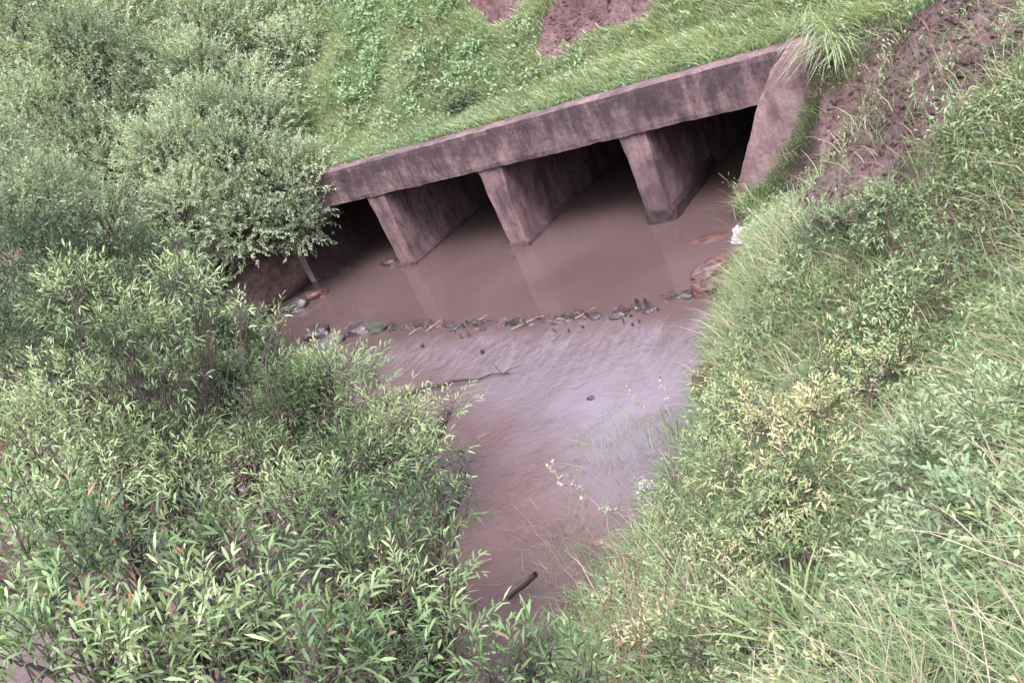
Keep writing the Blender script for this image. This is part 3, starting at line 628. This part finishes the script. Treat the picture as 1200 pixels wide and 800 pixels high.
# dry stalks with seed heads leaning over the water and the bank
def stalk(label, a, b, r=.006, seeds=0, m='dry', cat="dry stalk", leafy=0, sag=.08, name="dry_stalk", group="dry stalks on the right bank"):
    a = np.asarray(a); b = np.asarray(b); pts = curve(a, b, sag, .06, 10); T_ = Tubes(); T_.add(pts, r, r*.4, 5)
    root = empty(name, tuple(a)); tag(root, label, cat, group); link("stem", T_.mesh("stem"), M[m], root)
    if seeds or leafy:
        n = seeds or leafy; t = rng.uniform(.62 if seeds else .15, 1, n); P = np.stack([np.interp(t, np.linspace(0, 1, 10), pts[:, k]) for k in range(3)], 1)
        ax = norm(b-a); D = ax+rng.normal(0, .7, (n, 3)); L = (.045 if seeds else .09)*(.6+.7*rng.random(n))
        P = P+rng.normal(0, .012 if seeds else .004, (n, 3)); V, F3, F4_, rn = leaves_mesh(P, D, L, L*(.35 if seeds else .18), np.clip(rng.normal(.75, .2, n), 0, 1), .4)
        nm = "seed_head" if seeds else "leaves"; link(nm, mesh_np(nm, V, F3, F4_, {"rnd": rn}), M['seed'] if seeds else M['yellow'], root)
    return root
def g(px, py, k=0.0):   # point k metres in front of the ground at a pixel
    X = hit(px, py); return X-ray(px, py)*k
stalk("long pale stalk leaning over the bank below the white bag to the right", g(944, 330), g(922, 240, .5), .009, 60)
stalk("pale thin stalk slanting through the grass right of the weir", g(905, 420, .2), g(880, 330, .6), .005, 20)
stalk("reddish dry stalk beside the bare patch of the right bank", g(925, 300), g(914, 262, .3), .007)
stalk("long bent stalk reaching left over the lilac water", at(745, 690, 6.6), at(665, 555, 7.6), .005, 28)
stalk("upright seed stalk over the water left of the grass tuft", at(700, 640, 7.2), at(645, 545, 7.6), .005, 30)
stalk("thin arching stalk crossing the water towards the stone", at(800, 560, 8.0), at(735, 455, 8.6), .004, 15)
stalk("tall fine stalk at the edge of the water and the grass", at(790, 560, 8.0), at(775, 440, 8.8), .004, 18)
stalk("very thin straight stalk low over the narrow water", at(680, 690, 6.8), at(600, 590, 7.2), .004, 0)
stalk("pale stick like stalk in the tall grass at the right edge", g(985, 640), g(975, 460, .6), .008, 0)
stalk("thick reddish stalk lying down the bank in the bottom right corner", g(985, 790, .3), g(940, 640, .5), .012, 0)
stalk("tall straw coloured stalk rising from the yellow shrub", g(905, 640, .4), g(880, 470, .8), .005, 25)
stalk("straw stalk bent over the green shrub near the right edge", g(990, 560, .4), g(1040, 420, .8), .005, 25)
stalk("reddish stalk crossing above the brown tangle at the bottom", g(800, 700, .5), g(680, 640, .9), .005, 0)
stalk("thin sprout with yellow leaves over the yellow shrub", g(860, 600, .2), g(800, 500, .7), .005, 0, 'dry', "sprout", 30)
# tangle of broken brown stalks
root = empty("dead_stalk_tangle", tuple(g(735, 760))); tag(root, "tangle of broken reddish brown stalks at the bottom between grass and shrub", "dead stalks")
T_ = Tubes()
for k in range(60):
    px, py = rng.normal(738, 26), rng.normal(725, 36); a = g(px, py, .45+.5*rng.random()); an = rng.choice([.9, 2.1, 1.6])+rng.normal(0, .35); L = rng.uniform(.15, .55)
    b = a+(_r*math.cos(an)+_u*math.sin(an))*L+_f*rng.normal(0, .12); T_ = Tubes(); T_.add(curve(a, b, .04, .2, 6), .006, .003, 4); link("stalk", T_.mesh("stalk"), M['dry'], root)
# whitish dried flower plants
def flower_plant(label, c, r, n, m='white_flower'):
    c = np.asarray(c); b = under(c); root = empty("dried_flower_plant", b); tag(root, label, "dried flower plant", "whitish dried flower plants on the right bank")
    T_ = Tubes(); P = []
    for k in range(n):
        e = c+norm(rng.normal(size=3)+[0, 0, .5])*r*rng.random()**.4; T_.add(curve(b, e, .03, .1, 6), .004, .002, 4); P = e+rng.normal(0, .028, (40, 3)); L = .022*(.6+.8*rng.random(len(P)))
        V, F3, F4_, rn = leaves_mesh(P, rng.normal(size=(len(P), 3)), L, L*.7, rng.random(len(P)))
        link("flower_head", mesh_np("flower_head", V, F3, F4_, {"rnd": rn}), M[m], root)
    link("stems", T_.mesh("stems"), M['dry'], root)
flower_plant("whitish dried flower plant among the grass at the edge of the water", g(762, 590, .95), .27, 24)
flower_plant("small whitish dried plant left of the larger one", g(718, 605, .8), .14, 10)
flower_plant("pale seed plant on the bare patch of the upper right bank", g(930, 245, .5), .12, 8)
# tall tufts standing out of the grass
def tuft(label, c, n, h, w, mt='grass', lean=.5, bias=.0, sp=.12):
    b = np.asarray(c, float); P = b+np.concatenate([rng.normal(0, sp, (n, 2)), np.zeros((n, 1))], 1); P[:, 2] = H(P[:, 0], P[:, 1])-.02
    V, F3, F4_, rn = blades_mesh(P, h*(.5+.6*rng.random(n)), w*(.6+.7*rng.random(n)), rng.random(n)*6.283, lean*(.3+rng.random(n)), np.clip(.5+bias+rng.normal(0, .18, n), 0, 1))
    o = link("grass_tuft", mesh_np("grass_tuft", V, F3, F4_, {"rnd": rn}), M[mt]); tag(o, label, "grass tuft", "tall grass tufts on the right bank")
tuft("tall grass tuft standing at the water's edge left of the yellow shrub", g(775, 560), 260, .75, .011, lean=.45, sp=.2)
tuft("tall grass tuft below the water's edge beside the whitish flowers", g(700, 690), 240, .7, .011, lean=.5, sp=.22)
tuft("dense tuft of grass beside the foot of the right wing wall", g(895, 240), 420, .55, .014, lean=.9, sp=.22, bias=.1)
tuft("grass tuft hanging over the top of the right wing wall", g(955, 110), 300, .6, .014, lean=1.3, sp=.2, bias=.12)
tuft("broad bladed tuft in the bottom right corner", g(950, 770), 60, .75, .03, lean=.9, bias=.1, sp=.1)
tuft("short bright tuft on the bank just right of the weir", g(850, 345), 260, .4, .010, lean=.8, sp=.2, bias=.1)

def fringe(label, P, n, h, w, mt, az0, lean=1.2, bias=0., sp=.05):
    """blades rooted along a polyline, falling towards az0"""
    P = np.asarray(P, float); t = rng.random(n)*(len(P)-1); B = np.stack([np.interp(t, np.arange(len(P)), P[:, k]) for k in range(3)], 1)+rng.normal(0, sp, (n, 3))*[1, 1, .3]
    V, F3, F4_, rn = blades_mesh(B, h*(.4+.7*rng.random(n)), w*(.6+.7*rng.random(n)), az0+rng.normal(0, .7, n), lean*(.5+.8*rng.random(n)), np.clip(.5+bias+rng.normal(0, .22, n), 0, 1), 2.6)
    o = link("grass_tuft", mesh_np("grass_tuft", V, F3, F4_, {"rnd": rn}), M[mt]); tag(o, label, "grass tuft", "tall grass tufts on the right bank")
fringe("long drooping blades hanging beside the top corner of the right wing wall", [(10.42, .5, 2.55), (10.6, .2, 2.35), (10.75, -.2, 2.2)], 260, .75, .016, 'grass2', -1.9, 1.2, 0, .07)
fringe("ragged grass growing down the slanting edge of the right wing wall", [(10.35, -.12, 1.75), (10.1, -.14, 1.35), (9.75, -.16, .95), (9.4, -.18, .55), (9.0, -.2, .25)], 700, .40, .010, 'grass', -2.2, .8, -.05, .10)
fringe("dry pale grass streak on the face of the right wing wall", [(10.3, -.09, 2.3), (10.2, -.1, 1.9), (10.1, -.1, 1.6)], 120, .35, .007, 'dry', -1.7, .7, -.2, .05)

wl = [(9.4, -3.9), (9.75, -5.3), (10.0, -6.6), (10.05, -8.6), (9.6, -10.6)]
fringe("thin grass trailing into the water along the foot of the right bank", [(x+.05, y, .03) for x, y in wl], 900, .42, .008, 'grass', 2.7, 1.1, -.1, .10)

# tangles of dark twigs and leaves caught between the stones of the weir
for i, (x, y, lab) in enumerate([(1.25, -2.82, "dark clump of twigs caught at the left end of the weir"), (2.1, -2.92, "ragged dark twig clump right of the mossy rock"), (2.9, -3.0, "long dark clump of twigs over the dark stones, left part of the weir"),
        (4.5, -3.2, "small twig clump by the left stake cluster"), (5.35, -3.3, "brown twig clump left of the middle pair of stakes"),
        (6.6, -3.3, "twig clump between the stakes right of the middle"), (7.6, -3.3, "dark twig clump among the far right stakes"), (8.5, -3.0, "low twig clump where the weir meets the right bank")]):
    T_ = Tubes()
    for k in range(18):
        c = np.array([x+rng.normal(0, .17), y+rng.normal(0, .06), .02+.07*rng.random()]); a = rng.normal(0, .6); L = rng.uniform(.06, .24); dd = np.array([math.cos(a), math.sin(a)*.7, rng.normal(0, .22)])*L
        T_.add(curve(c-dd/2, c+dd/2, .08, .25, 5), rng.uniform(.006, .013), .004, 4)
    o = link("twig_clump", T_.mesh("twig_clump"), M['wetwood']); tag(o, lab, "twig clump", "dark twig clumps caught in the weir")
# clods and small stones on the bare earth of the right bank and in the two scars
def clods(label, P, n, smin, smax):
    lo, hi = P.min(0), P.max(0); x = rng.uniform(lo[0], hi[0], n); y = rng.uniform(lo[1], hi[1], n); ok = sdf(x, y, P) < 0; x, y = x[ok], y[ok]; z = H(x, y); m = len(x)
    q = norm(np.array([(1, 0, 0), (-1, 0, 0), (0, 1, 0), (0, -1, 0), (0, 0, 1), (0, 0, -1.0)])); f = np.array([(0, 2, 4), (2, 1, 4), (1, 3, 4), (3, 0, 4), (2, 0, 5), (1, 2, 5), (3, 1, 5), (0, 3, 5)])
    sz = rng.uniform(smin, smax, (m, 1, 1))*rng.random((m, 1, 1))**1.5+.006; V = np.stack([x, y, z], 1)[:, None, :]+q[None]*sz*rng.uniform(.5, 1.3, (m, 6, 3))+rng.normal(0, .2, (m, 6, 3))*sz
    F = (np.arange(m)[:, None, None]*6+f[None]).reshape(-1, 3)
    o = link("soil_clods", mesh_np("soil_clods", V.reshape(-1, 3), F), M['earth']); tag(o, label, "clods", kind="stuff")
clods("small clods and stones strewn on the bare red earth of the right bank", BARE, 5200, .02, .085)
clods("clods on the long bare scar of the embankment", SCAR_B, 900, .03, .10)

for (px, py, lab) in [(742, 548, "tall loose grass at the water's edge, highest clump below the lone stone"), (728, 585, "tall loose grass clump behind the whitish flower plant"), (708, 628, "tall loose grass clump in front of the whitish flower plant"),
                      (690, 672, "tall loose grass clump at the narrow end of the water"), (668, 722, "tall loose grass clump at the bottom, right of the broken dark stick")]:
    tuft(lab, g(px, py), 420, .80, .0085, lean=.75, sp=.24, bias=.08)
